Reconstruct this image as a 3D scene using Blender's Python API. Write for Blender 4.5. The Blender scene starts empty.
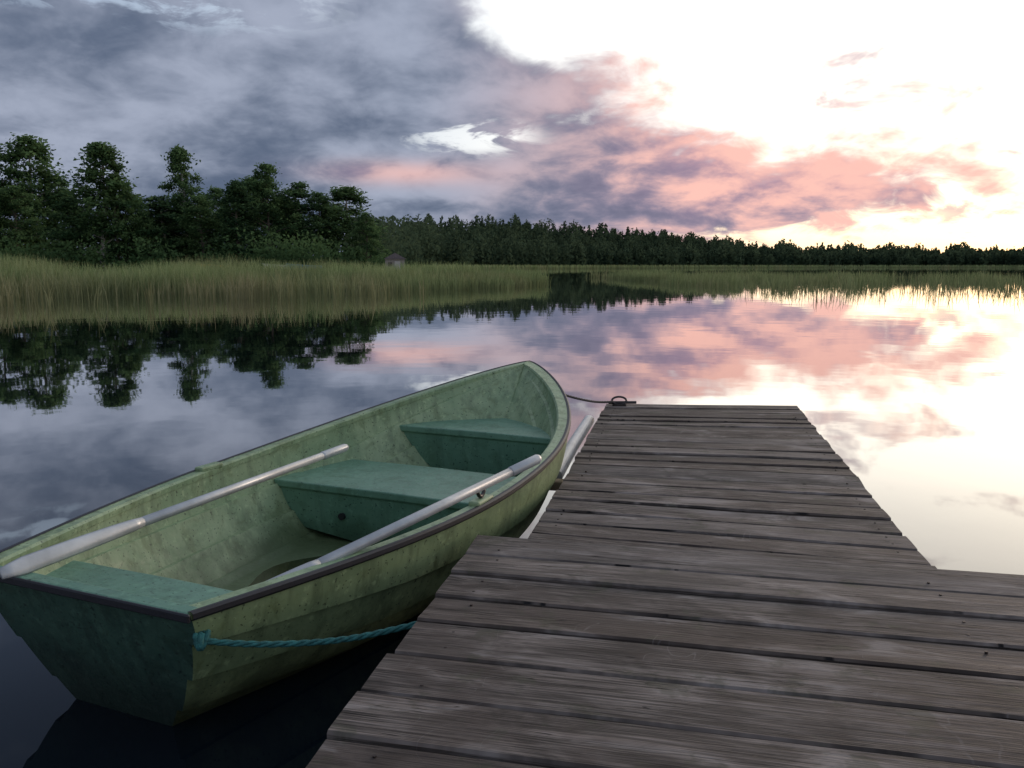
import bpy, math, random
import numpy as np
from mathutils import Vector, Matrix
random.seed(7); rng=np.random.default_rng(7)
scene=bpy.context.scene
H=1.45
# ---------------------------------------------------------------- helpers
def link(ob,parent=None):
    scene.collection.objects.link(ob)
    if parent: ob.parent=parent
    return ob
def empty(name,loc=(0,0,0),rz=0):
    e=bpy.data.objects.new(name,None); e.location=loc; e.rotation_euler=(0,0,rz); e.empty_display_size=.2
    return link(e)
def mesh_obj(name,verts,faces,mat=None,parent=None,smooth=False,attrs=None):
    me=bpy.data.meshes.new(name)
    verts=np.asarray(verts,dtype=float)
    me.from_pydata(verts.tolist(),[],[tuple(int(i) for i in f) for f in faces]); 
    if attrs:
        for k,v in attrs.items():
            a=me.attributes.new(k,'FLOAT','FACE'); a.data.foreach_set('value',np.asarray(v,dtype=np.float32))
    me.update()
    if smooth: me.polygons.foreach_set('use_smooth',[True]*len(me.polygons))
    if mat: me.materials.append(mat)
    return link(bpy.data.objects.new(name,me),parent)
def fast_mesh(name,verts,nper,mat,parent=None,attrs=None):
    n=len(verts)//nper
    me=bpy.data.meshes.new(name)
    me.vertices.add(len(verts)); me.vertices.foreach_set('co',np.asarray(verts,dtype=np.float32).ravel())
    me.loops.add(len(verts)); me.loops.foreach_set('vertex_index',np.arange(len(verts),dtype=np.int32))
    me.polygons.add(n); me.polygons.foreach_set('loop_start',np.arange(n,dtype=np.int32)*nper)
    me.polygons.foreach_set('loop_total',np.full(n,nper,dtype=np.int32))
    me.update(calc_edges=True)
    if attrs:
        for k,v in attrs.items():
            a=me.attributes.new(k,'FLOAT','FACE'); a.data.foreach_set('value',np.asarray(v,dtype=np.float32))
    me.materials.append(mat)
    return link(bpy.data.objects.new(name,me),parent)
def tube(pts,rad,seg=10,cap=True):
    pts=[Vector(p) for p in pts]; n=len(pts)
    if not hasattr(rad,'__len__'): rad=[rad]*n
    V=[];F=[]
    for i,p in enumerate(pts):
        t=(pts[min(i+1,n-1)]-pts[max(i-1,0)]).normalized()
        up=Vector((0,0,1)) if abs(t.z)<.9 else Vector((1,0,0))
        a=t.cross(up).normalized(); b=a.cross(t).normalized()
        for k in range(seg):
            th=2*math.pi*k/seg
            V.append(p+(a*math.cos(th)+b*math.sin(th))*rad[i])
    for i in range(n-1):
        for k in range(seg):
            F.append((i*seg+k,i*seg+(k+1)%seg,(i+1)*seg+(k+1)%seg,(i+1)*seg+k))
    if cap:
        F.append(tuple(range(seg))[::-1]); F.append(tuple((n-1)*seg+k for k in range(seg)))
    return [tuple(v) for v in V],F
def merge(parts):
    V=[];F=[]
    for v,f in parts:
        o=len(V); V+=list(v); F+=[tuple(i+o for i in ff) for ff in f]
    return V,F
def bevel(ob,w=.006,s=2):
    m=ob.modifiers.new('bevel','BEVEL'); m.width=w; m.segments=s; m.limit_method='ANGLE'; m.angle_limit=math.radians(40)
def box(c,s):
    x,y,z=c; a,b,h=s[0]/2,s[1]/2,s[2]/2
    V=[(x+i*a,y+j*b,z+k*h) for k in (-1,1) for j in (-1,1) for i in (-1,1)]
    return V,[(0,2,3,1),(4,5,7,6),(0,1,5,4),(2,6,7,3),(0,4,6,2),(1,3,7,5)]
# ---------------------------------------------------------------- node helpers
class G:
    def __init__(s,nt): s.t=nt; nt.nodes.clear()
    def node(s,typ,**kw):
        n=s.t.nodes.new(typ)
        for k,v in kw.items(): setattr(n,k,v)
        return n
    def put(s,sock,v):
        if isinstance(v,bpy.types.NodeSocket): s.t.links.new(v,sock)
        else:
            if hasattr(sock.default_value,'__len__'):
                n=len(sock.default_value)
                if not hasattr(v,'__len__'): v=(v,)*3
                v=tuple(v)
                if len(v)<n: v=v+(1,)
                sock.default_value=v[:n]
            else: sock.default_value=v
    def m(s,op,a,b=0.0,c=0.0,clamp=False):
        n=s.node('ShaderNodeMath',operation=op,use_clamp=clamp)
        s.put(n.inputs[0],a); s.put(n.inputs[1],b); s.put(n.inputs[2],c); return n.outputs[0]
    def add(s,a,b): return s.m('ADD',a,b)
    def sub(s,a,b): return s.m('SUBTRACT',a,b)
    def mul(s,a,b): return s.m('MULTIPLY',a,b)
    def div(s,a,b): return s.m('DIVIDE',a,b)
    def sat(s,a): return s.m('ADD',a,0,clamp=True)
    def ss(s,x,lo,hi,a=0,b=1):
        n=s.node('ShaderNodeMapRange',interpolation_type='SMOOTHSTEP')
        for i,v in enumerate((x,lo,hi,a,b)): s.put(n.inputs[i],v)
        return n.outputs[0]
    def lin(s,x,lo,hi,a=0,b=1):
        n=s.node('ShaderNodeMapRange'); n.clamp=True
        for i,v in enumerate((x,lo,hi,a,b)): s.put(n.inputs[i],v)
        return n.outputs[0]
    def mix(s,f,a,b,mode='MIX'):
        n=s.node('ShaderNodeMix',data_type='RGBA',blend_type=mode); n.clamp_factor=True
        s.put(n.inputs[0],f); s.put(n.inputs[6],a); s.put(n.inputs[7],b); return n.outputs[2]
    def noise(s,vec,scale,detail=4,rough=.5,dist=0.,dim='3D',out='Fac'):
        n=s.node('ShaderNodeTexNoise',noise_dimensions=dim)
        if vec is not None: s.put(n.inputs['Vector'],vec)
        n.inputs['Scale'].default_value=scale; n.inputs['Detail'].default_value=detail
        n.inputs['Roughness'].default_value=rough; n.inputs['Distortion'].default_value=dist
        return n.outputs[out]
    def voro(s,vec,scale):
        n=s.node('ShaderNodeTexVoronoi',voronoi_dimensions='2D',feature='F1')
        s.put(n.inputs['Vector'],vec); n.inputs['Scale'].default_value=scale
        return n.outputs['Distance']
    def vec(s,x,y,z):
        n=s.node('ShaderNodeCombineXYZ'); s.put(n.inputs[0],x);s.put(n.inputs[1],y);s.put(n.inputs[2],z); return n.outputs[0]
    def vm(s,op,a,b):
        n=s.node('ShaderNodeVectorMath',operation=op); s.put(n.inputs[0],a); s.put(n.inputs[1],b); return n.outputs[0]
    def sep(s,v):
        n=s.node('ShaderNodeSeparateXYZ'); s.put(n.inputs[0],v); return n.outputs
    def attr(s,name):
        return s.node('ShaderNodeAttribute',attribute_name=name)
    def gauss(s,x,cx,sx,y,cy,sy):
        a=s.div(s.sub(x,cx),sx); b=s.div(s.sub(y,cy),sy)
        r=s.add(s.mul(a,a),s.mul(b,b)); return s.m('EXPONENT',s.mul(r,-1.))
def material(name):
    m=bpy.data.materials.new(name); m.use_nodes=True; g=G(m.node_tree)
    out=g.node('ShaderNodeOutputMaterial'); b=g.node('ShaderNodeBsdfPrincipled')
    g.t.links.new(b.outputs[0],out.inputs[0]); return m,g,b,out
def bump(g,b,h,dist,strength=1.):
    n=g.node('ShaderNodeBump'); n.inputs['Distance'].default_value=dist; n.inputs['Strength'].default_value=strength
    g.put(n.inputs['Height'],h); g.put(b.inputs['Normal'],n.outputs[0])
def simple(name,col,rough=.5,metal=0,var=.25,scale=8):
    m,g,b,o=material(name); tc=g.node('ShaderNodeTexCoord').outputs['Object']
    n=g.noise(tc,scale,4,.6)
    g.put(b.inputs['Base Color'],g.mix(g.lin(n,.3,.7),tuple(c*(1-var) for c in col),tuple(min(1,c*(1+var)) for c in col)))
    b.inputs['Roughness'].default_value=rough; b.inputs['Metallic'].default_value=metal
    bump(g,b,n,.002,.5); return m
# ---------------------------------------------------------------- world
world=bpy.data.worlds.new("World"); scene.world=world; world.use_nodes=True
try:
    world.cycles.sampling_method='MANUAL'; world.cycles.sample_map_resolution=256
except Exception as ex: print(ex)
g=G(world.node_tree)
out=g.node('ShaderNodeOutputWorld'); bg=g.node('ShaderNodeBackground')
tc=g.node('ShaderNodeTexCoord').outputs['Generated']
x,y,z=g.sep(tc)
az=g.mul(g.m('ARCTAN2',x,y),57.2958); el=g.mul(g.m('ARCSINE',z),57.2958)
zz=g.add(g.m('MAXIMUM',z,0.),.34)
P=g.vec(g.div(x,zz),g.div(y,zz),0.0)
P=g.vm('ADD',P,(.35,.1,0))
warp=g.vm('MULTIPLY',g.vm('SUBTRACT',g.noise(P,4.2,4,.65,0,'2D','Color'),(.5,.5,.5)),(.24,.24,0))
PW=g.vm('ADD',P,warp)
def hgt_(off):
    a=g.noise(g.vm('ADD',P,off),1.9,6,.54,0,'2D')
    v1=g.voro(g.vm('ADD',PW,off),4.2)
    return g.sub(a,g.mul(g.sub(v1,.4),.17))
n1=hgt_((0,0,0)); n2=hgt_((.05,.09,0))
nf=g.noise(P,6.5,5,.60,.35,'2D')
nlow=g.noise(g.vm('ADD',P,(3.1,7.7,0)),1.3,2,.45,0,'2D')
lit=g.add(g.add(.46,g.mul(g.sub(n1,n2),1.9)),g.add(g.mul(g.sub(nf,.5),.75),g.mul(g.sub(nlow,.5),.95)))
lit=g.ss(lit,-.05,1.0)
bound=g.add(g.sub(15.6,g.mul(az,.37)),g.mul(g.m('MAXIMUM',g.mul(az,-1.),0.),1.5))
bound=g.sub(bound,g.mul(g.m('MAXIMUM',g.sub(az,20.),0.),.25))
sgn=g.sub(bound,el)
sgn=g.add(sgn,g.add(g.mul(g.sub(n1,.5),22.),g.mul(g.sub(nf,.5),8.)))
ng=g.noise(g.vec(g.mul(az,.22),g.mul(el,.70),2.0),1.0,5,.62,.3,'2D')
gapn=g.ss(ng,.40,.64)
gapw=g.mul(gapn,g.add(g.mul(g.gauss(az,-2.6,4.4,el,8.0,1.1),.95),g.add(g.mul(g.gauss(az,-20,9,el,15.3,1.8),.9),g.mul(g.gauss(az,-33,6,el,16.5,2.2),1.))))
dens=g.ss(sgn,-2.,4.2)
dens=g.mul(dens,g.sub(1.,g.mul(g.ss(gapw,.12,.75),.85)))
gap=g.m('MINIMUM',g.mul(g.sub(az,8.),.17),3.2)
dens=g.mul(dens,g.ss(g.add(g.sub(el,gap),g.mul(g.sub(nf,.5),6.)),-.8,1.4))
nw=g.noise(g.vm('ADD',P,(1.7,9.2,0)),4.2,5,.58,.3,'2D')
wisp=g.mul(g.ss(nw,.54,.72),.72)
dens=g.m('MAXIMUM',dens,wisp)
base=g.mix(lit,(.105,.140,.215),(.37,.415,.53))
a1=g.ss(az,-7,18)
pk=g.mul(a1,g.add(.12,g.mul(lit,.95)))
pk=g.add(pk,g.mul(g.gauss(az,-7,5,el,5.8,.7),.6))
pk=g.add(pk,g.mul(g.gauss(az,14,10,el,6.0,3.2),.38))
pk=g.add(pk,g.mul(g.ss(sgn,7,0),g.mul(a1,.5)))
pinkc=g.mix(g.ss(lit,.10,.85),(.40,.27,.37),(1.02,.58,.50))
cloud=g.mix(g.sat(pk),base,pinkc)
glow=g.m('EXPONENT',g.mul(g.m('POWER',g.div(g.sub(az,32.),42.),2.0),-1.))
glow=g.mul(glow,g.ss(el,75,20))
back=g.mix(g.ss(glow,0.15,.98),(.40,.48,.61),(1.70,1.60,1.44))
cream=g.mul(g.m('EXPONENT',g.mul(el,-.20)),g.ss(az,-2,16))
back=g.mix(cream,back,(1.32,.90,.54))
sky=g.node('ShaderNodeTexSky',sky_type='NISHITA'); sky.sun_disc=False
sky.sun_elevation=math.radians(9); sky.sun_rotation=math.radians(42)
nish=g.mix(1.0,sky.outputs[0],(.03,.03,.03),'MULTIPLY')
back=g.mix(1.0,back,nish,'ADD')
g.put(bg.inputs[0],g.mix(dens,back,cloud)); bg.inputs[1].default_value=1.0
g.t.links.new(bg.outputs[0],out.inputs[0])
sun=bpy.data.lights.new('sun','SUN'); sun.energy=.8; sun.angle=math.radians(12); sun.color=(1,.76,.62)
so=link(bpy.data.objects.new('sun',sun))
sa,se=math.radians(42),math.radians(9)
sd=Vector((math.sin(sa)*math.cos(se),math.cos(sa)*math.cos(se),math.sin(se)))
so.rotation_euler=sd.to_track_quat('Z','Y').to_euler()
# ---------------------------------------------------------------- camera
F_PX=870.; pitch=math.atan(119/870)
cam=bpy.data.cameras.new('camera'); cam.sensor_width=36; cam.lens=36*F_PX/1024; cam.clip_end=6000; cam.clip_start=.05
co=link(bpy.data.objects.new('camera',cam)); co.location=(0,0,H); co.rotation_euler=(math.pi/2-pitch,0,0); scene.camera=co
scene.view_settings.view_transform='Standard'; scene.view_settings.look='None'; scene.view_settings.exposure=0
# ---------------------------------------------------------------- water
m,g,b,out=material('lake_water')
pos=g.node('ShaderNodeNewGeometry').outputs['Position']
n=g.add(g.noise(pos,.8,2,.45,0,'2D'),g.mul(g.noise(pos,5,1,.5,0,'2D'),.05))
bn=g.node('ShaderNodeBump'); bn.inputs['Distance'].default_value=.0019; bn.inputs['Strength'].default_value=1; g.put(bn.inputs['Height'],n)
gl=g.node('ShaderNodeBsdfGlossy'); gl.inputs['Roughness'].default_value=.02; g.put(gl.inputs['Normal'],bn.outputs[0]); gl.inputs['Color'].default_value=(1,1,1,1)
df=g.node('ShaderNodeBsdfDiffuse'); df.inputs['Color'].default_value=(.005,.009,.014,1)
fr=g.node('ShaderNodeFresnel'); fr.inputs['IOR'].default_value=1.6; g.put(fr.inputs['Normal'],bn.outputs[0])
cr=g.node('ShaderNodeFloatCurve'); c=cr.mapping.curves[0]
c.points[0].location=(0,0); c.points[1].location=(1,1)
for p in [(.08,.045),(.22,.31),(.5,.76)]: c.points.new(*p)
cr.mapping.update(); g.put(cr.inputs['Value'],fr.outputs[0])
mx=g.node('ShaderNodeMixShader'); g.put(mx.inputs[0],cr.outputs[0]); g.t.links.new(df.outputs[0],mx.inputs[1]); g.t.links.new(gl.outputs[0],mx.inputs[2]); g.t.links.new(mx.outputs[0],out.inputs[0])
mesh_obj('lake_water',[(-2500,-2500,0),(2500,-2500,0),(2500,2500,0),(-2500,2500,0)],[(0,1,2,3)],m)
# ---------------------------------------------------------------- terrain
AZ=[-110,-60,-34,-20,-11,-8.5,-6,0,6,10,14,20,32,60,110]
DS=[ 40,  62,  78, 82, 84, 110,235,300,380,420,470,540,580,600,500]
TOPZ=[14,14,14,14,14,16,19.5,21.8,22,20,16.5,15,12.5,15,18]
def dshore(a): return np.interp(a,AZ,DS)
azs=np.linspace(-110,110,441); rows=[(-6,-.8),(0,.02),(4,.25),(15,.6),(30,.9),(60,None),(120,None),(400,None)]
V=[];Fc=[]
def rise(a,off):
    top=np.interp(a,AZ,TOPZ); hill=max(top-8.5,0.5) if a>-9 else max(top-13,.5)
    return .9+hill*min(max((off-25)/90,0),1)
for a in azs:
    for off,zz_ in rows:
        D=dshore(a)+off+ (2*math.sin(a*1.7)+1.2*math.sin(a*4.1) if off<30 else 0)
        zv=zz_ if zz_ is not None else rise(a,off)
        V.append((D*math.sin(math.radians(a)),D*math.cos(math.radians(a)),zv))
nr=len(rows)
for i in range(len(azs)-1):
    for j in range(nr-1):
        Fc.append((i*nr+j,(i+1)*nr+j,(i+1)*nr+j+1,i*nr+j+1))
m,g,b,o=material('meadow_ground'); pos=g.node('ShaderNodeNewGeometry').outputs['Position']
n=g.noise(pos,.3,4,.6); g.put(b.inputs['Base Color'],g.mix(g.lin(n,.3,.7),(.10,.14,.045),(.20,.25,.09))); b.inputs['Roughness'].default_value=.95
mesh_obj('shore_ground',V,Fc,m,smooth=True)
# ---------------------------------------------------------------- foliage
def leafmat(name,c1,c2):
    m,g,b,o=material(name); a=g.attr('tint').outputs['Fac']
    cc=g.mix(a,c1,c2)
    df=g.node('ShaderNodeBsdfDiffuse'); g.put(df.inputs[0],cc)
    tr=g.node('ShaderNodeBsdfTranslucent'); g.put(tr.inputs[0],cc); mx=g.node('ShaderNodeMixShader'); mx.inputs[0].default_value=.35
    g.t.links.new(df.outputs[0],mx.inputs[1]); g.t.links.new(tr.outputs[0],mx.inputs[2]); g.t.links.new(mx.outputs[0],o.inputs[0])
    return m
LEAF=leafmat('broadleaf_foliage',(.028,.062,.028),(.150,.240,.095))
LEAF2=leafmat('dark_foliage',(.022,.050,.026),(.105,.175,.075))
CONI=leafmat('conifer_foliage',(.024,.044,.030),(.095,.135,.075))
BARK=simple('bark',(.10,.085,.07),.9)
BIRCH=simple('birch_bark',(.34,.32,.29),.85,scale=3,var=.5)
def leaf_quads(cent,size,r,flat=.8):
    n=len(cent)
    a=r.normal(size=(n,3)); a/=np.linalg.norm(a,axis=1)[:,None]
    t=r.normal(size=(n,3)); bb=np.cross(a,t); bb/=np.linalg.norm(bb,axis=1)[:,None]
    s=size*(.6+.8*r.random((n,1)))
    a=a*s; bb=bb*s*.6
    q=np.stack([cent-a,cent-bb*.9+a*.1,cent+a,cent+bb],axis=1)
    return q.reshape(-1,3)
def fast_leaf(name,q,mat,tint):
    ob=fast_mesh(name,q,4,mat,attrs={'tint':tint}); me=ob.data; bpy.data.objects.remove(ob); return me
def make_tree(kind,seed):
    r=np.random.default_rng(seed); Ht=10.
    parts=[]; tr=.17
    lean=r.normal(size=2)*.25
    def trunk(z): 
        t=z/Ht; return np.array([lean[0]*t+.15*math.sin(t*5+seed),lean[1]*t,z])
    parts.append(tube([trunk(zv) for zv in np.linspace(-.5,Ht*.93,10)],list(np.linspace(tr,.02,10)),7))
    cents=[];tint=[]
    if kind=='round': prof=lambda t:(2.3*math.sin(math.pi*min(1,(t*.86+.14))**.75)**.6+.1); z0,nc=.08,100
    elif kind=='tall': prof=lambda t:(1.5*math.sin(math.pi*min(1,(t*.88+.12))**.8)**.7+.1); z0,nc=.10,72
    else: prof=lambda t:(1.8*(1-t)**.85+.08); z0,nc=.06,80
    ph=r.random(4)*6.28
    for i in range(nc):
        t=r.random()**.85; zc=Ht*(z0+(1-z0)*t)
        th=r.random()*6.283
        lob=1+.24*math.sin(2*th+ph[0]+t*5)+.17*math.sin(3*th+ph[1]-t*9)
        R=prof(t)*lob; rr=R*math.sqrt(r.random()*.95+.05)
        c=trunk(min(zc,Ht*.93))+np.array([math.cos(th)*rr,math.sin(th)*rr,0]); c[2]=zc*.965
        b0=trunk(max(zc-.35*rr-.3,Ht*.08)); 
        if i%2==0: parts.append(tube([b0,(b0+c)/2+np.array([0,0,.12*rr]),c],[.05,.03,.01],5))
        k=int(80+r.random()*80); cr=(.36+.42*r.random())*(1 if t<.8 else .78)
        u=r.normal(size=(k,3)); u/=np.linalg.norm(u,axis=1)[:,None]; u*=(r.random((k,1))**.5)*(1+.32*r.normal(size=(k,1)))
        pts=c+u*np.array([cr*1.15,cr*1.15,cr*.85])
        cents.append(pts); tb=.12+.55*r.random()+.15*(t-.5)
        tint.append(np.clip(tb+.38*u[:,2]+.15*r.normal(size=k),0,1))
    cents=np.concatenate(cents); tint=np.concatenate(tint)
    q=leaf_quads(cents,.108,r)
    wood=merge(parts)
    wm=bpy.data.meshes.new(kind+'_trunk'); wm.from_pydata([tuple(map(float,v)) for v in wood[0]],[],wood[1]); wm.materials.append(BIRCH if kind=='tall' else BARK)
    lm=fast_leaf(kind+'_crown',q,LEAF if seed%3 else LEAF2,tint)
    return wm,lm
protos={k:[make_tree(k,s) for s in ss] for k,ss in {'round':(1,2,3,4),'tall':(5,7,9),'cone':(6,8)}.items()}
NAMES={'round':'alder_tree','tall':'birch_tree','cone':'spruce_tree'}
def px(xp,D): return (xp-512)/870*D
trees=[(-150,160,44,'round'),(-95,150,40,'tall'),(-45,150,40,'round'),(2,144,36,'round'),(40,138,34,'tall'),(64,176,28,'round'),(108,145,34,'tall'),(138,194,26,'round'),
 (165,196,28,'tall'),(193,148,22,'tall'),(180,203,30,'round'),(222,188,28,'round'),(246,182,26,'cone'),(272,165,32,'round'),(300,182,28,'tall'),(322,192,26,'round'),(350,187,30,'tall'),(368,212,18,'round'),(88,198,30,'round'),(24,186,34,'round'),(232,208,30,'round'),(334,208,30,'round'),(258,178,28,'tall'),(122,174,28,'round'),(205,196,30,'round'),(152,212,30,'round'),(290,203,30,'round')]
i=0
for (tx,ty,hw,kind) in trees:
    D=96+ (i*37%17); hgt=(265-ty)/870*D+.6
    wm,lm=protos[kind][i%len(protos[kind])]
    e=empty(NAMES[kind],(px(tx,D),D,.75),rz=i*1.3)
    base_w={'round':2.5,'tall':1.6,'cone':1.6}[kind]
    sxy=hw/870*D/base_w*.98
    e.scale=(sxy,sxy,hgt/10.)
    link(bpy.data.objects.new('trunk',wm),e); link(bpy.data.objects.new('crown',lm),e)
    i+=1
r=np.random.default_rng(31); C=[];T=[]
for k in range(330):
    tx=r.uniform(-170,385); D=r.uniform(91,114); hh=r.uniform(1.0,4.4)*(1.0 if tx<330 else .7)
    c=np.array([px(tx,D),D,.7+hh*.5]); n_=int(90+60*r.random())
    u=r.normal(size=(n_,3)); u/=np.linalg.norm(u,axis=1)[:,None]; u*=r.random((n_,1))**.4
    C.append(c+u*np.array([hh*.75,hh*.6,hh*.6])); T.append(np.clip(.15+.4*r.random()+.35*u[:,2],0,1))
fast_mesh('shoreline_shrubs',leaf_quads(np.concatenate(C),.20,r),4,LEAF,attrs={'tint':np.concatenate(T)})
r=np.random.default_rng(5); C=[];T=[];S=[]
def forest(a0,a1,n,offs,hmean,pcon,hmax=0):
    for k in range(n):
        a=r.uniform(a0,a1); off=r.choice(offs)+r.uniform(-6,6); D=dshore(a)+off
        zb=rise(a,off)-.5 if off>25 else .6
        if a<-7: zb=.8
        grp=1+.12*math.sin(a*3.3+1)+.10*math.sin(a*7.9)+(.14*math.sin(a*1.9) if a>14 else 0)
        hh=hmean*r.uniform(.65,1.22)*grp; con=r.random()<pcon
        if a<-6: hh=min(hh,D*.058)
        kk=40
        t=r.random(kk)**.8
        w=(hh*.19*(1-t)+.10) if con else hh*.28*np.sin(np.pi*np.clip(t*.9+.1,0,1))**.6+.1
        th=r.random(kk)*6.283; rr=w*np.sqrt(r.random(kk))*1.1
        x_=D*math.sin(math.radians(a))+np.cos(th)*rr; y_=D*math.cos(math.radians(a))+np.sin(th)*rr; z_=zb+hh*(.08+.92*t)
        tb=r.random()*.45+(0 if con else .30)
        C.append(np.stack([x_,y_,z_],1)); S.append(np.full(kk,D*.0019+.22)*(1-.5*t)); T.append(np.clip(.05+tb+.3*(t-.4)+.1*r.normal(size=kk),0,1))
forest(-10,-5,330,[8,16,26,38,50,70],9.5,.3)
forest(-7,14,2500,[12,22,34,48,64,80,98,114],8.6,.6)
forest(14,40,2300,[12,22,34,48,64,80,98,114],8.0,.6)
forest(40,75,500,[14,40,85],12,.7)
CC=np.concatenate(C); SS=np.concatenate(S)[:,None]
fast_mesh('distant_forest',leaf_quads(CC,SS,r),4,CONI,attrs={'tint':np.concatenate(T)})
# ---------------------------------------------------------------- reeds
m,g,b,o=material('reed_blades'); a=g.attr('tint').outputs['Fac']
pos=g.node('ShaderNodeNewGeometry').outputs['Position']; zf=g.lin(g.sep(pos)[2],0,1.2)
dist=g.node('ShaderNodeVectorMath',operation='LENGTH'); g.put(dist.inputs[0],pos); dist=dist.outputs['Value']
patch=g.noise(pos,.14,2,.6)
brown=g.mix(a,(.15,.145,.065),(.44,.41,.24)); green=g.mix(a,(.12,.19,.070),(.38,.46,.22))
gf=g.sat(g.add(g.ss(dist,36,58,.25,.85),g.mul(g.sub(patch,.5),3.)))
col=g.mix(gf,brown,green)
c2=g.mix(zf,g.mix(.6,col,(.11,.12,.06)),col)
df=g.node('ShaderNodeBsdfDiffuse'); g.put(df.inputs[0],c2)
tr=g.node('ShaderNodeBsdfTranslucent'); g.put(tr.inputs[0],c2); mx=g.node('ShaderNodeMixShader'); mx.inputs[0].default_value=.35
g.t.links.new(df.outputs[0],mx.inputs[1]); g.t.links.new(tr.outputs[0],mx.inputs[2]); g.t.links.new(mx.outputs[0],o.inputs[0])
REED=m
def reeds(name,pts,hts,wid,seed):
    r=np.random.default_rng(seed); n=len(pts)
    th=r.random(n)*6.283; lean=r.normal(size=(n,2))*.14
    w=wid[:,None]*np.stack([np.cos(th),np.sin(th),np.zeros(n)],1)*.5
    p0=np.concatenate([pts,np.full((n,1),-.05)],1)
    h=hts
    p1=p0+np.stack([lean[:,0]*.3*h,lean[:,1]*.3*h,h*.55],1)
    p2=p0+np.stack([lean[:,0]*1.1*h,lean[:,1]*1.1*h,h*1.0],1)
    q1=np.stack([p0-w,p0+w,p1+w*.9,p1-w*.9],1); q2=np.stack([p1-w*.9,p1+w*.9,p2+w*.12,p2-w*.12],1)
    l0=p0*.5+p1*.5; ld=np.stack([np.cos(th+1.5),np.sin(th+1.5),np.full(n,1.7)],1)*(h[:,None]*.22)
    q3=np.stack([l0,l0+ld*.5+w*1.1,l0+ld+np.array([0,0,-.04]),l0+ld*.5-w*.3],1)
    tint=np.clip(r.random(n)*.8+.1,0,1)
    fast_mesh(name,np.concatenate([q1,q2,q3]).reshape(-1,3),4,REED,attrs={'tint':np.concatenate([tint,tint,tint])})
r=np.random.default_rng(11)
def bed(n,a0,a1,dfun,hfun,power=2.0,taper=None):
    a=r.uniform(a0,a1,n); d0,d1=dfun(a); t=r.random(n)**power; D=d0+(d1-d0)*t
    X=D*np.sin(np.radians(a)); Y=D*np.cos(np.radians(a))
    cl_=(np.sin(X*.55+1.7*np.sin(Y*.23))+np.sin(X*.21+Y*.35+2)+np.sin(X*1.3-Y*.6))/6+.5
    prob=np.clip((cl_-.36)*4,0.02,1)
    if taper: prob=prob*taper(a)
    keep=(r.random(n)<prob*np.clip(.12+t*3.0,0,1))
    return np.stack([X,Y],1)[keep],(hfun(a,D,t)*(.66+.62*cl_))[keep]
def dl(a):
    f=np.interp(a,[-60,-31,-20,-10,-6,-2,1.0,2.6],[28,33,36,39,43,49,57,63])+1.6*np.sin(a*2.3)+1.0*np.sin(a*5.7)
    bk=np.interp(a,[-60,-12,-8,-2,2.6],[60,76,78,75,67]); return f,bk
pts,h=bed(58000,-52,2.6,dl,lambda a,D,t:(.72+.45*r.random(len(a))+.75*np.clip(t*1.4-.15,0,1))*np.interp(a,[-60,-12,-4,2],[1.05,1.0,.85,.60]),1.15,lambda a:np.clip((2.6-a)/2.5,0,1))
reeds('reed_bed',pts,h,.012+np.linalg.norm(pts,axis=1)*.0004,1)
def dr(a):
    f=np.interp(a,[4.5,8,11,16,25,34,60],[104,78,54,40,35,38,42])+1.5*np.sin(a*2.9)+1.2*np.sin(a*7.7)
    return f,np.full_like(a,110.)
pts,h=bed(60000,4.5,52,dr,lambda a,D,t:(.55+.40*r.random(len(a)))*np.minimum(1,.6+t*1.5),1.3,lambda a:np.clip((a-4.5)/4,0,1)*np.interp(a,[0,14,24,60],[1,1,.45,.35]))
dd=np.linalg.norm(pts,axis=1); k=(r.random(len(pts))<np.clip((dd-38)/34,.06,1)); pts=pts[k];h=h[k]
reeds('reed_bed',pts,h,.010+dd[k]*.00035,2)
a=r.uniform(-8,45,7000); D=dshore(a)-r.uniform(0,25,7000); pts=np.stack([D*np.sin(np.radians(a)),D*np.cos(np.radians(a))],1)
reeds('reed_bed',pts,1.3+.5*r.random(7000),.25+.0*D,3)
# ---------------------------------------------------------------- dock
m,g,b,o=material('weathered_planks')
uv=g.node('ShaderNodeUVMap',uv_map='UVMap').outputs[0]; rn=g.attr('rnd').outputs['Fac']
off=g.vec(g.mul(rn,37.),g.mul(rn,91.),0.); p=g.vm('ADD',uv,off)
gr=g.noise(g.vm('MULTIPLY',p,(2.0,75,1)),1,4,.65,.6,'2D')
gr2=g.noise(g.vm('MULTIPLY',p,(5.0,260,1)),1,2,.6,0,'2D')
bl=g.noise(g.vm('MULTIPLY',p,(2.6,8,1)),1,4,.62,.4,'2D')
pos=g.node('ShaderNodeNewGeometry').outputs['Position']
big=g.noise(pos,2.3,4,.65,0,'2D')
f=g.add(g.add(g.mul(gr,.42),g.mul(gr2,.18)),g.mul(bl,.40))
col=g.mix(g.ss(f,.38,.65),(.020,.015,.012),(.245,.208,.185))
col=g.mix(g.mul(g.ss(big,.44,.66),.60),col,(.055,.040,.032))
col=g.mix(g.ss(rn,.35,1.0,0,.60),col,(.054,.039,.031))
col=g.mix(g.ss(rn,.30,.0,0,.30),col,(.20,.180,.168))
col=g.mix(g.mul(g.ss(bl,.57,.72),.50),col,(.28,.255,.240))
moss=g.noise(pos,6,4,.7,0,'2D'); col=g.mix(g.mul(g.ss(moss,.58,.70),.45),col,(.050,.054,.030))
crk=g.noise(g.vm('MULTIPLY',p,(1.1,38,1)),1,2,.5,.8,'2D')
crack=g.ss(g.m('ABSOLUTE',g.sub(crk,.5)),.012,.003)
crack=g.mul(crack,g.ss(g.noise(g.vm('MULTIPLY',p,(1.3,9,1)),1,1,.5,0,'2D'),.46,.58))
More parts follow.
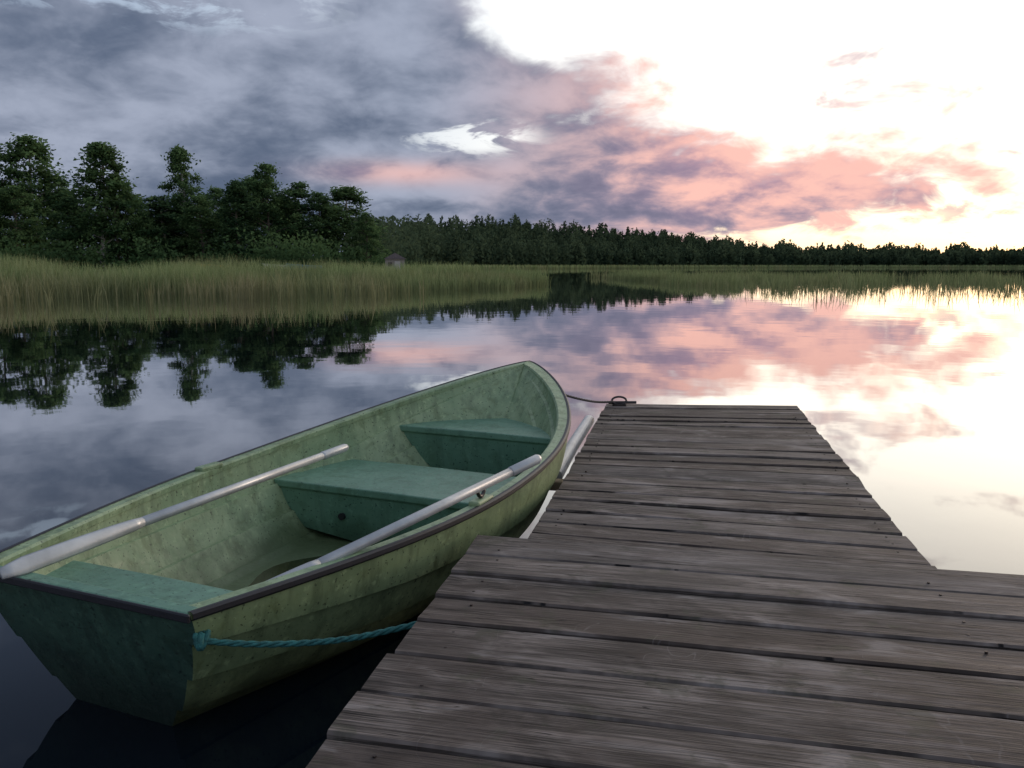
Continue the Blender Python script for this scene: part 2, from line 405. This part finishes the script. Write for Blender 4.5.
scn=g.noise(pos,3.1,1.5,.4,1.2,'2D'); scr=g.ss(g.m('ABSOLUTE',g.sub(scn,.52)),.003,.0006)
scr=g.mul(scr,g.ss(big,.50,.62))
col=g.mix(g.mul(scr,.18),col,(.34,.32,.31))
col=g.mix(crack,col,(.008,.007,.007))
g.put(b.inputs['Base Color'],col); g.put(b.inputs['Roughness'],g.lin(gr,.3,.7,.60,.88)); b.inputs['Specular IOR Level'].default_value=.30
hgt=g.sub(g.add(g.mul(gr,.6),g.mul(gr2,.3)),g.mul(crack,1.5)); bump(g,b,hgt,.007,.9)
WOOD=m
NAIL=simple('rusty_nail',(.04,.028,.024),.6,.5)
dock=empty('wooden_dock')
def planks(name,ends,thick=.036):
    V=[];Fs=[];UV=[];R=[]; nails=[]
    for (l0,r0,l1,r1,zt) in ends:
        l0,r0,l1,r1=map(np.array,(l0,r0,l1,r1)); n=18; rv=random.random(); o=len(V)
        wv=np.linalg.norm(l1-l0); ln=np.linalg.norm(r0-l0); ph=random.random()*6; am=.003*random.random()
        tilt=random.gauss(0,.003)
        for i in range(n+1):
            t=i/n; wob=.0022*math.sin(t*9+ph)+.0015*math.sin(t*23+ph*3); wob2=.002*math.sin(t*11+ph*2)+.001*math.sin(t*31+ph)
            A=l0+(r0-l0)*t; B=l1+(r1-l1)*t; dv=(B-A)/np.linalg.norm(B-A)
            A=A-dv*wob; B=B+dv*wob2
            zc=zt+am*math.sin(t*5+ph)
            prof=[(0,-.006,-thick),(0,0,-.007),(.0,.006,0),(.5,0,-.0022 if rv>.4 else .0015),(1,-.006,0),(1,0,-.007),(1,.006,-thick)]
            for (s,inn,dz) in prof:
                q=A+(B-A)*s+dv*(inn if dz>-thick else 0)
                V.append((q[0],q[1],zc+dz+tilt*(s-.5)*2)); UV.append((t*ln,s*wv+ (0.0 if dz>-.02 else (-.03 if s<.5 else .03))))
        P7=7
        for i in range(n):
            for k in range(P7-1):
                Fs.append((o+i*P7+k,o+(i+1)*P7+k,o+(i+1)*P7+k+1,o+i*P7+k+1)); R.append(rv)
            Fs.append((o+i*P7+6,o+(i+1)*P7+6,o+(i+1)*P7,o+i*P7)); R.append(rv)
        Fs.append(tuple(o+k for k in range(P7))); R.append(rv)
        Fs.append(tuple(o+n*P7+k for k in range(P7))[::-1]); R.append(rv)
        for tt in (.055,.945) if ln<2 else (.04,.5,.96):
            for s in (.25,.75):
                q=(l0+(r0-l0)*(tt+random.gauss(0,.004)))*(1-s)+(l1+(r1-l1)*tt)*s
                nails.append((q[0],q[1],zt+.0))
    ob=mesh_obj(name,V,Fs,WOOD,dock,attrs={'rnd':R})
    me=ob.data; uvl=me.uv_layers.new(name='UVMap')
    for lp in me.loops: uvl.data[lp.index].uv=UV[lp.vertex_index]
    np_=[tube([(q[0],q[1],q[2]-.01),(q[0],q[1],q[2]+.0015)],.0045,8) for q in nails]
    v,f=merge(np_); mesh_obj(name+'_nails',v,f,NAIL,dock)
ZD=.40
cdir=np.array([.974,-.228]); cdir/=np.linalg.norm(cdir); ddir=np.array([.192,.981]); ddir/=np.linalg.norm(ddir)
N0=np.array([-.128,3.302]); E=[]; s=0
for k in range(22):
    w=.202+random.uniform(-.008,.006); jl=random.uniform(-.008,.008); gp=random.uniform(.011,.019)
    f0=N0-ddir*s; n0=f0-ddir*w
    E.append((n0+cdir*jl,n0+cdir*3.2,f0+cdir*jl,f0+cdir*3.2,ZD+random.uniform(-.003,.003))); s+=w+gp
planks('near_planks',E)
FL=np.array([.735,6.65]);FR=np.array([2.17,6.55]);NL=np.array([.045,3.20]);NR=np.array([1.46,2.80]); E=[]
nb_=20
for k in range(nb_):
    t0=k/nb_; t1=(k+1)/nb_-random.uniform(.011,.018)/3.4
    jl=random.uniform(-.006,.006); jr=random.uniform(-.006,.006)
    L_=lambda t:NL+(FL-NL)*t; R_=lambda t:NR+(FR-NR)*t
    cc=np.array([1,-.1])
    E.append((L_(t0)+cc*jl,R_(t0)+cc*jr,L_(t1)+cc*jl,R_(t1)+cc*jr,ZD-.012+random.uniform(-.003,.003)))
planks('far_planks',E)
BEAM=simple('dock_timber',(.10,.085,.07),.85)
def beam(p,q,w,h):
    p=Vector(p);q=Vector(q); d=(q-p).normalized(); a=d.cross(Vector((0,0,1))).normalized()*w/2; u=Vector((0,0,h/2))
    V=[p-a-u,p+a-u,p+a+u,p-a+u,q-a-u,q+a-u,q+a+u,q-a+u]
    return [tuple(v) for v in V],[(0,1,2,3)[::-1],(4,5,6,7),(0,1,5,4),(1,2,6,5),(2,3,7,6),(3,0,4,7)]
def b2(p2,q2,z,w=.06,h=.13): return beam((p2[0],p2[1],z),(q2[0],q2[1],z),w,h)
parts=[b2(NL+cdir*.08,FL+cdir*.08-ddir*.03,ZD-.117),b2(NR-cdir*.08,FR-cdir*.08-ddir*.03,ZD-.117),b2(N0+cdir*.06-ddir*.03,N0+cdir*.06-ddir*4.5,ZD-.105),b2(N0+cdir*1.6-ddir*.05,N0+cdir*1.6-ddir*4.5,ZD-.105),b2(N0+cdir*3.1-ddir*.03,N0+cdir*3.1-ddir*4.5,ZD-.105)]
for q in (NL+(FL-NL)*.45+cdir*.1,NR+(FR-NR)*.45-cdir*.1,FL+cdir*.12-ddir*.15,FR-cdir*.12-ddir*.15,N0+cdir*.1-ddir*.2,N0+cdir*3.0-ddir*.2,N0+cdir*.1-ddir*2.2,N0+cdir*3-ddir*2.2):
    parts.append(tube([(q[0],q[1],-1.5),(q[0],q[1],ZD-.06)],.055,12))
v,f=merge(parts); ob=mesh_obj('frame_and_posts',v,f,BEAM,dock); bevel(ob,.006,1)
PALE=simple('pale_timber',(.36,.27,.17),.8)
v,f=beam((.16,4.50,ZD-.10),(.50,4.43,ZD-.10),.075,.05); ob=mesh_obj('crossbeam_end',v,f,PALE,dock); bevel(ob,.005,1)
STEEL=simple('dark_steel',(.06,.055,.055),.45,.8)
c0=FL+cdir*.10-ddir*.09
ring=[(c0[0]+.055*math.cos(t),c0[1]+.012*math.sin(t*1),ZD+.028+.028*math.sin(t)) for t in np.linspace(0,6.283,20)]
v,f=merge([tube(ring,.008,8,False),box((c0[0],c0[1],ZD-.004),(.10,.05,.012)),tube([(c0[0]-.08,c0[1]+.01,ZD+.012),(c0[0]+.13,c0[1]-.01,ZD+.016)],.011,8)])
mesh_obj('mooring_ring',v,f,STEEL,dock,smooth=False)
PIPE=simple('white_plastic',(.55,.55,.54),.4,var=.15)
v,f=tube([(.235,4.62,.31),(.38,5.4,.31),(.57,6.35,.31)],.040,20); ob=mesh_obj('fender_pipe',v,f,PIPE,smooth=False)
# ---------------------------------------------------------------- boat
bp=[-1.3377,2.5346,0.4248,3.5242,0.4720,0.7623,0.4709,0.8097,3.3275,2.3786,0.8028]
sx,sy,hd,L=bp[:4]; SM=.45
def shape(s):
    _,_,_,_,w0,wm,z0,zb,pz,pp,qq=bp
    w=np.where(s<SM,w0+(wm-w0)*np.sin(np.pi/2*np.clip(s/SM,0,1)),wm*np.clip(1-np.clip((s-SM)/(1-SM),0,1)**pp,0,1)**qq)
    return w,z0+(zb-z0)*s**pz
NS=72; sv=1-(1-np.linspace(0,1,NS))**1.5
def hull_grid(inner):
    w,zg=shape(sv)
    if inner: w=np.maximum(w-.050,0)
    zk=-.14+.46*np.clip((sv-.62)/.38,0,1)**2.2
    if inner: zk=zk+.05
    pe=np.interp(sv,[0,.25,.5,.8,1],[1.55,2.1,2.3,1.6,1.1]); fl_=np.interp(sv,[0,.45,1],[.17,.12,.02])
    samples=[]; ns=6
    for k in range(ns):
        for j in range(5):
            samples.append(((k+j/4)/ns, j/4))
    X=[];Y=[];Z=[]
    for (u,fr_) in samples:
        phi=u*math.pi/2
        d=np.sin(phi)**(2/pe); cx=np.cos(phi)**(2/pe) if u<1 else np.zeros(NS)
        xx=w*cx*(1-fl_*d)
        lap=.021*fr_*np.clip(w/.2,0,1)*(1 if u<.97 else 0)
        xx=xx+lap
        y=sv*L+.20*np.clip(1-sv/.25,0,1)*d-.45*np.clip((sv-.55)/.45,0,1)**1.6*d
        if inner: y=.035+y*(L-.10)/L
        zv=zg-(zg-zk)*d
        if inner: zv=np.maximum(zv,.05)
        X.append(xx);Y.append(y);Z.append(zv)
    return np.array(X),np.array(Y),np.array(Z)
XO,YO,ZO=hull_grid(False); XI,YI,ZI=hull_grid(True)
def skin(X,Y,Z,flip=False):
    V=[];F=[]; ns,nt=X.shape
    for sg in (1,-1):
        o=len(V)
        for i in range(ns):
            for j in range(nt): V.append((sg*X[i,j],Y[i,j],Z[i,j]))
        for i in range(ns-1):
            for j in range(nt-1):
                q=(o+i*nt+j,o+(i+1)*nt+j,o+(i+1)*nt+j+1,o+i*nt+j+1)
                F.append(q if (sg>0)!=flip else q[::-1])
    o=len(V)
    for i in range(ns): V.append((X[i,0],Y[i,0],Z[i,0]))
    for i in range(ns): V.append((-X[i,0],Y[i,0],Z[i,0]))
    for i in range(ns-1): F.append((o+i,o+i+1,o+ns+i+1,o+ns+i) if not flip else (o+i,o+ns+i,o+ns+i+1,o+i+1))
    return V,F
def gelcoat(name,c1,c2,grime,gz=(.02,.30),rough=.5,stain=.5):
    m,g,b,o=material(name); tc=g.node('ShaderNodeTexCoord').outputs['Object']
    n=g.noise(tc,3.2,5,.65,.5); n2=g.noise(tc,30,3,.65); st=g.noise(g.vm('MULTIPLY',tc,(16,16,1.4)),1,4,.65)
    n3=g.noise(tc,9,5,.7,.8)
    zc=g.sep(tc)[2]
    col=g.mix(g.lin(n,.32,.68),c1,c2)
    col=g.mix(g.mul(g.ss(st,.46,.68),stain),col,tuple(c*.42 for c in c1))
    col=g.mix(g.mul(g.ss(n3,.50,.68),stain),col,(c1[0]*.50,c1[1]*.46,c1[2]*.30))
    col=g.mix(g.mul(g.ss(n2,.57,.70),.40),col,tuple(min(1,c*1.45) for c in c2))
    sp=g.noise(tc,75,1,.5); col=g.mix(g.mul(g.ss(sp,.66,.72),.8),col,tuple(c*.25 for c in c1))
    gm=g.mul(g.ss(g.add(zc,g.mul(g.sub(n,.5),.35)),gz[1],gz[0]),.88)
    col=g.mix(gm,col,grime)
    g.put(b.inputs['Base Color'],col); g.put(b.inputs['Roughness'],g.lin(n2,.3,.7,rough-.08,rough+.15))
    bump(g,b,g.add(g.mul(n2,.5),n),.003,.5); return m
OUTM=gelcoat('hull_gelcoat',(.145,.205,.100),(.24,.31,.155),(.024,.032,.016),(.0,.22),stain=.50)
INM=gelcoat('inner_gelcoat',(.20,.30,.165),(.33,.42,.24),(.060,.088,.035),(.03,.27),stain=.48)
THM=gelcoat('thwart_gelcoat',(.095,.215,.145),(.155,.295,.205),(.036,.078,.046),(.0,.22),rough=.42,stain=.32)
TRM=gelcoat('shaded_transom_gelcoat',(.028,.074,.055),(.050,.110,.075),(.010,.019,.015),(.0,.36))  # darker than the hull: transom's shade and dirt are both put into this colour
RUB=simple('black_rubber',(.012,.012,.016),.5)
boat=empty('green_rowboat',(sx,sy,0),rz=-hd)
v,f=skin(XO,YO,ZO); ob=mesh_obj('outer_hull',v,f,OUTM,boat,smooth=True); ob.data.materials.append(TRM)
nt_=len(XO)-1
for pl in list(ob.data.polygons)[-nt_:]: pl.material_index=1; pl.use_smooth=False
ob.modifiers.new('w','WELD').merge_threshold=.0004
e=ob.modifiers.new('es','EDGE_SPLIT'); e.split_angle=math.radians(38)
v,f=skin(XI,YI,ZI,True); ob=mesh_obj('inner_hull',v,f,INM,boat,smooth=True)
ob.modifiers.new('w','WELD').merge_threshold=.0004
e=ob.modifiers.new('es','EDGE_SPLIT'); e.split_angle=math.radians(38)
V=[];F=[]
def ring_pts(X,Y,Z,dz=0,ex=0):
    w=X[0];y=Y[0];z=Z[0]
    R_=[(w[j]+ex*(1 if w[j]>.02 else 0),y[j]+(ex if j==NS-1 else 0),z[j]+dz) for j in range(NS)]
    return R_+[(-a,b_,c) for a,b_,c in R_[::-1][1:]]
prof=[ring_pts(XO,YO,ZO,-.004,-.002),ring_pts(XO,YO,ZO,.008,-.004),ring_pts(XI,YI,ZI,.008,.004),ring_pts(XI,YI,ZI,.0,-.006),ring_pts(XI,YI,ZI,-.022,-.006),ring_pts(XI,YI,ZI,-.026,.004)]
n_=len(prof[0])
for P_ in prof: V+=P_
for k in range(len(prof)-1):
    for j in range(n_-1): F.append((k*n_+j,(k+1)*n_+j,(k+1)*n_+j+1,k*n_+j+1))
mesh_obj('gunwale_flange',V,F,INM,boat)
z0=float(ZO[0,0]); w0=float(XO[0,0])
v,f=box((0,.018,z0-.006),(2*w0-.006,.058,.03)); ob=mesh_obj('transom_cap',v,f,THM,boat); bevel(ob,.008,2)
V=[];F=[]
prof=[ring_pts(XO,YO,ZO,.010,-.010),ring_pts(XO,YO,ZO,.012,.004),ring_pts(XO,YO,ZO,.006,.012),ring_pts(XO,YO,ZO,-.008,.013),ring_pts(XO,YO,ZO,-.015,.008),ring_pts(XO,YO,ZO,-.015,-.004)]
for P_ in prof: V+=P_
for k in range(len(prof)-1):
    for j in range(n_-1): F.append((k*n_+j,(k+1)*n_+j,(k+1)*n_+j+1,k*n_+j+1))
mesh_obj('rubbing_strake',V,F,RUB,boat)
v,f=box((0,-.013,z0-.004),(2*w0+.024,.012,.026)); ob=mesh_obj('transom_strake',v,f,RUB,boat); bevel(ob,.004,1)
def xin(yq,zq):
    xs=[];ys=[]
    for j in range(NS):
        zc=ZI[:,j]; k=np.argmax(zc<=zq) if (zc<=zq).any() else len(zc)-1
        k=max(k,1); z1,z2=zc[k-1],zc[k]; t=0 if z1==z2 else (z1-zq)/(z1-z2); t=min(max(t,0),1)
        xs.append(XI[k-1,j]+(XI[k,j]-XI[k-1,j])*t); ys.append(YI[k-1,j]+(YI[k,j]-YI[k-1,j])*t)
    o=np.argsort(ys); return float(np.interp(yq,np.array(ys)[o],np.array(xs)[o],right=0))
def thwart(name,y0,y1,zt,aft=True,fore=True,slant=0.):
    V=[];F=[]; ny=14
    ys=np.linspace(y0,y1,ny)
    for yv in ys:
        xx=xin(yv,zt)+.006; V+=[(-xx,yv-slant*xx,zt),(0,yv,zt+.004),(xx,yv+slant*xx,zt)]
    for j in range(ny-1): 
        for k in (0,1): F.append((3*j+k,3*j+k+1,3*j+4+k,3*j+3+k))
    for ok,yv,d in ((aft,y0,1),(fore,y1,-1)):
        if not ok: continue
        o=len(V); lv=[zt,zt-.035,zt-.04,zt-.12,zt-.2,max(zt-.26,.1),.04]; ins=[0,0,.014,.022,.03,.036,.042]
        for z_,i_ in zip(lv,ins):
            yy=yv+d*i_; xx=xin(yy,z_)+.006; V+=[(-xx,yy-slant*xx,z_),(0,yy,z_+(.004 if z_==zt else 0)),(xx,yy+slant*xx,z_)]
        for j in range(len(lv)-1):
            for k in (0,1):
                q=(o+3*j+k,o+3*j+k+1,o+3*j+4+k,o+3*j+3+k); F.append(q[::-1] if d>0 else q)
    ob=mesh_obj(name,V,F,THM,boat); ob.modifiers.new('w','WELD').merge_threshold=.001; bevel(ob,.012,3)
    return ob
thwart('stern_seat',.045,.42,.36,aft=False)
thwart('middle_thwart',1.76,2.33,.345)
thwart('bow_seat',2.68,3.36,.49,fore=False)
m,g,b,o=material('bilge_water'); tc=g.node('ShaderNodeTexCoord').outputs['Object']
g.put(b.inputs['Base Color'],g.mix(g.noise(tc,6,3),(.012,.014,.005),(.045,.045,.015))); b.inputs['Roughness'].default_value=.08
outl=[(.34*math.cos(t)*(1+.10*math.sin(3*t)+.05*math.sin(7*t)),1.20+.54*math.sin(t)*(1+.06*math.sin(5*t)),.054) for t in np.linspace(0,6.283,49)[:-1]]
mesh_obj('bilge_water',outl,[tuple(range(48))],m,boat)
v,f=merge([box((0,1.1,.052),(.07,1.3,.035))]); 
ob=mesh_obj('keelson',v,f,INM,boat); bevel(ob,.01,2)
v,f=tube([(-.28,1.768,.19),(-.28,1.81,.19)],.018,14); mesh_obj('drain_plug',v,f,RUB,boat)
def gunw(yv,side):
    return side*float(np.interp(yv,YO[0],XO[0])),float(np.interp(yv,YO[0],ZO[0]))
ALU=simple('oar_aluminium',(.42,.44,.45),.40,.3,var=.18)
parts=[]; mets=[]
for sd_ in (-1,1):
    xg,zg=gunw(1.34,sd_); xg-=sd_*.03
    parts.append(box((xg,1.34,zg+.010),(.050,.14,.028)))
    if sd_>0:
        U=[(xg-.0,1.34+.035*math.cos(t),zg+.075+.045*math.sin(t)) for t in np.linspace(math.pi*.9,math.pi*2.1,12)]
        mets.append(tube(U,.008,8)); mets.append(tube([(xg,1.34,zg),(xg,1.34,zg+.03)],.009,8))
v,f=merge(parts); ob=mesh_obj('rowlock_blocks',v,f,INM,boat); bevel(ob,.008,2)
v,f=merge(mets); mesh_obj('rowlock',v,f,STEEL,boat,smooth=True)
def oar(a,b_,hwm=.036):
    e=empty('oar'); e.parent=boat
    a=Vector(a);b_=Vector(b_); d=(b_-a).normalized(); Lo=(b_-a).length
    pt=lambda t:a+d*Lo*t
    v,f=tube([pt(.16),pt(.5),pt(.9)],[.0195,.0185,.0175],16); mesh_obj('shaft',v,f,ALU,e,smooth=True)
    v,f=tube([pt(.885),pt(.89),pt(.99),pt(1.)],[.018,.021,.021,.015],14); mesh_obj('grip',v,f,ALU,e,smooth=True)
    sd2=d.cross(Vector((0,0,1))).normalized(); up=sd2.cross(d).normalized(); nrm=sd2*.90+up*.44; wd=nrm.cross(d).normalized()
    V=[];F=[]; K=14
    for i in range(K+1):
        t=-.02+.30*i/K; u=i/K; hw=hwm*(1-u)**.7+.019*u if u>.12 else hwm*math.sqrt((u+.02)/.14)
        hw=max(hw,.018); th=.006+.014*u; c=pt(t)+nrm*(.010*math.sin(u*3.1))
        for q in range(10):
            an=2*math.pi*q/10; V.append(tuple(c+wd*hw*math.cos(an)+nrm*th*math.sin(an)))
    for i in range(K):
        for q in range(10): F.append((i*10+q,i*10+(q+1)%10,(i+1)*10+(q+1)%10,(i+1)*10+q))
    F.append(tuple(range(10))[::-1]); F.append(tuple(K*10+q for q in range(10)))
    mesh_obj('blade',V,F,ALU,e,smooth=True)
    return e
oar((-.24,-.02,.505),(-.30,1.86,.53),.030)
oar((.395,.12,.395),(.93,1.46,.668),.028)
def bw(p): return (sx+math.cos(hd)*p[0]+math.sin(hd)*p[1], sy-math.sin(hd)*p[0]+math.cos(hd)*p[1], p[2])
def rope(name,a,b_,sag,rad,mat,strands=3):
    a=np.array(a);b_=np.array(b_); n=260; t=np.linspace(0,1,n)
    P_=a[None]*(1-t[:,None])+b_[None]*t[:,None]; P_[:,2]-=sag*4*t*(1-t); P_[:,0]+=.006*np.sin(t*13)
    seg=np.r_[0,np.cumsum(np.linalg.norm(np.diff(P_,axis=0),axis=1))]
    parts=[]
    T_=np.gradient(P_,axis=0); T_/=np.linalg.norm(T_,axis=1)[:,None]+1e-9
    A=np.cross(T_,[0,0,1.]); A/=np.linalg.norm(A,axis=1)[:,None]+1e-9; B=np.cross(A,T_)
    for k in range(strands):
        th=seg/(rad*7)*2*math.pi/1.0*.6+2*math.pi*k/strands
        parts.append(tube(P_+(A*np.cos(th)[:,None]+B*np.sin(th)[:,None])*rad*.5,rad*.55,6))
    v,f=merge(parts); return mesh_obj(name,v,f,mat,None,smooth=True)
TEAL=simple('teal_rope_fibre',(.022,.12,.115),.85,var=.45,scale=60)
DARKR=simple('dark_rope_fibre',(.05,.045,.045),.85)
xs_,zs_=w0+.006,z0-.085
rope('mooring_rope',bw((xs_,.03,zs_)),(-.275,2.58,ZD-.05),.035,.0095,TEAL)
kn=[tube([bw((xs_+.012*math.cos(t+q),.035+.022*math.sin(t),zs_+.02*math.sin(2*t+q))) for t in np.linspace(0,6.283,20)],.008,8,False) for q in (0,1.3)]
v,f=merge(kn); mesh_obj('rope_knot',v,f,TEAL,None,smooth=True)
rope('mooring_rope',bw((.05,L-.02,.70)),(c0[0]-.05,c0[1],ZD+.02),.05,.009,DARKR)
# ---------------------------------------------------------------- small far-shore things
def small_boat(col,loc,rz):
    e=empty('beached_rowboat',loc,rz); K=14; V=[];F=[]
    for i in range(K+1):
        s=i/K; w=.65*math.sin(math.pi*min(1,.18+s*.82))**.7 if s<1 else .01
        zg=.42+.2*s*s
        for (cx,zr) in ((-1,1),(-.85,.4),(0,0),(.85,.4),(1,1),(.88,1),(.75,.45),(0,.12),(-.75,.45),(-.88,1)):
            V.append((cx*w,s*3.6,zg*zr))
    for i in range(K):
        for q in range(10): F.append((i*10+q,i*10+(q+1)%10,(i+1)*10+(q+1)%10,(i+1)*10+q))
    F.append(tuple(range(10)))
    mesh_obj('hull',V,F,simple('boat_paint',col,.5),e)
    v,f=merge([box((0,1.1,.36),(1.0,.25,.04)),box((0,2.2,.40),(.95,.25,.04))]); mesh_obj('thwarts',v,f,BEAM,e)
small_boat((.55,.33,.06),(px(232,90),90,1.0),1.45)
small_boat((.08,.22,.35),(px(322,90),90,1.0),1.5)
small_boat((.6,.6,.58),(px(300,91),91,1.0),1.7)
def shed(xp,D,z,s,wc,rc):
    sh=empty('boat_shed',(px(xp,D),D,z),.15); sh.scale=(s,s,s)
    v,f=box((0,0,.9),(2.4,2.2,1.8)); mesh_obj('walls',v,f,simple('shed_boards',wc,.85),sh)
    v=[(-1.4,-1.3,1.75),(1.4,-1.3,1.75),(1.4,1.3,1.75),(-1.4,1.3,1.75),(0,-1.3,2.5),(0,1.3,2.5)]
    mesh_obj('roof',v,[(0,4,5,3),(1,2,5,4),(0,1,4),(2,3,5),(0,3,2,1)],simple('shed_roof',rc,.8),sh)
    v,f=box((.3,-1.12,.75),(.7,.04,1.45)); mesh_obj('door',v,f,simple('shed_door',(.45,.43,.40),.7),sh)
    v,f=box((-.6,-1.12,1.1),(.5,.04,.5)); mesh_obj('window',v,f,simple('shed_window',(.03,.04,.05),.2),sh)
shed(396,88,.65,.80,(.26,.24,.21),(.14,.12,.12))
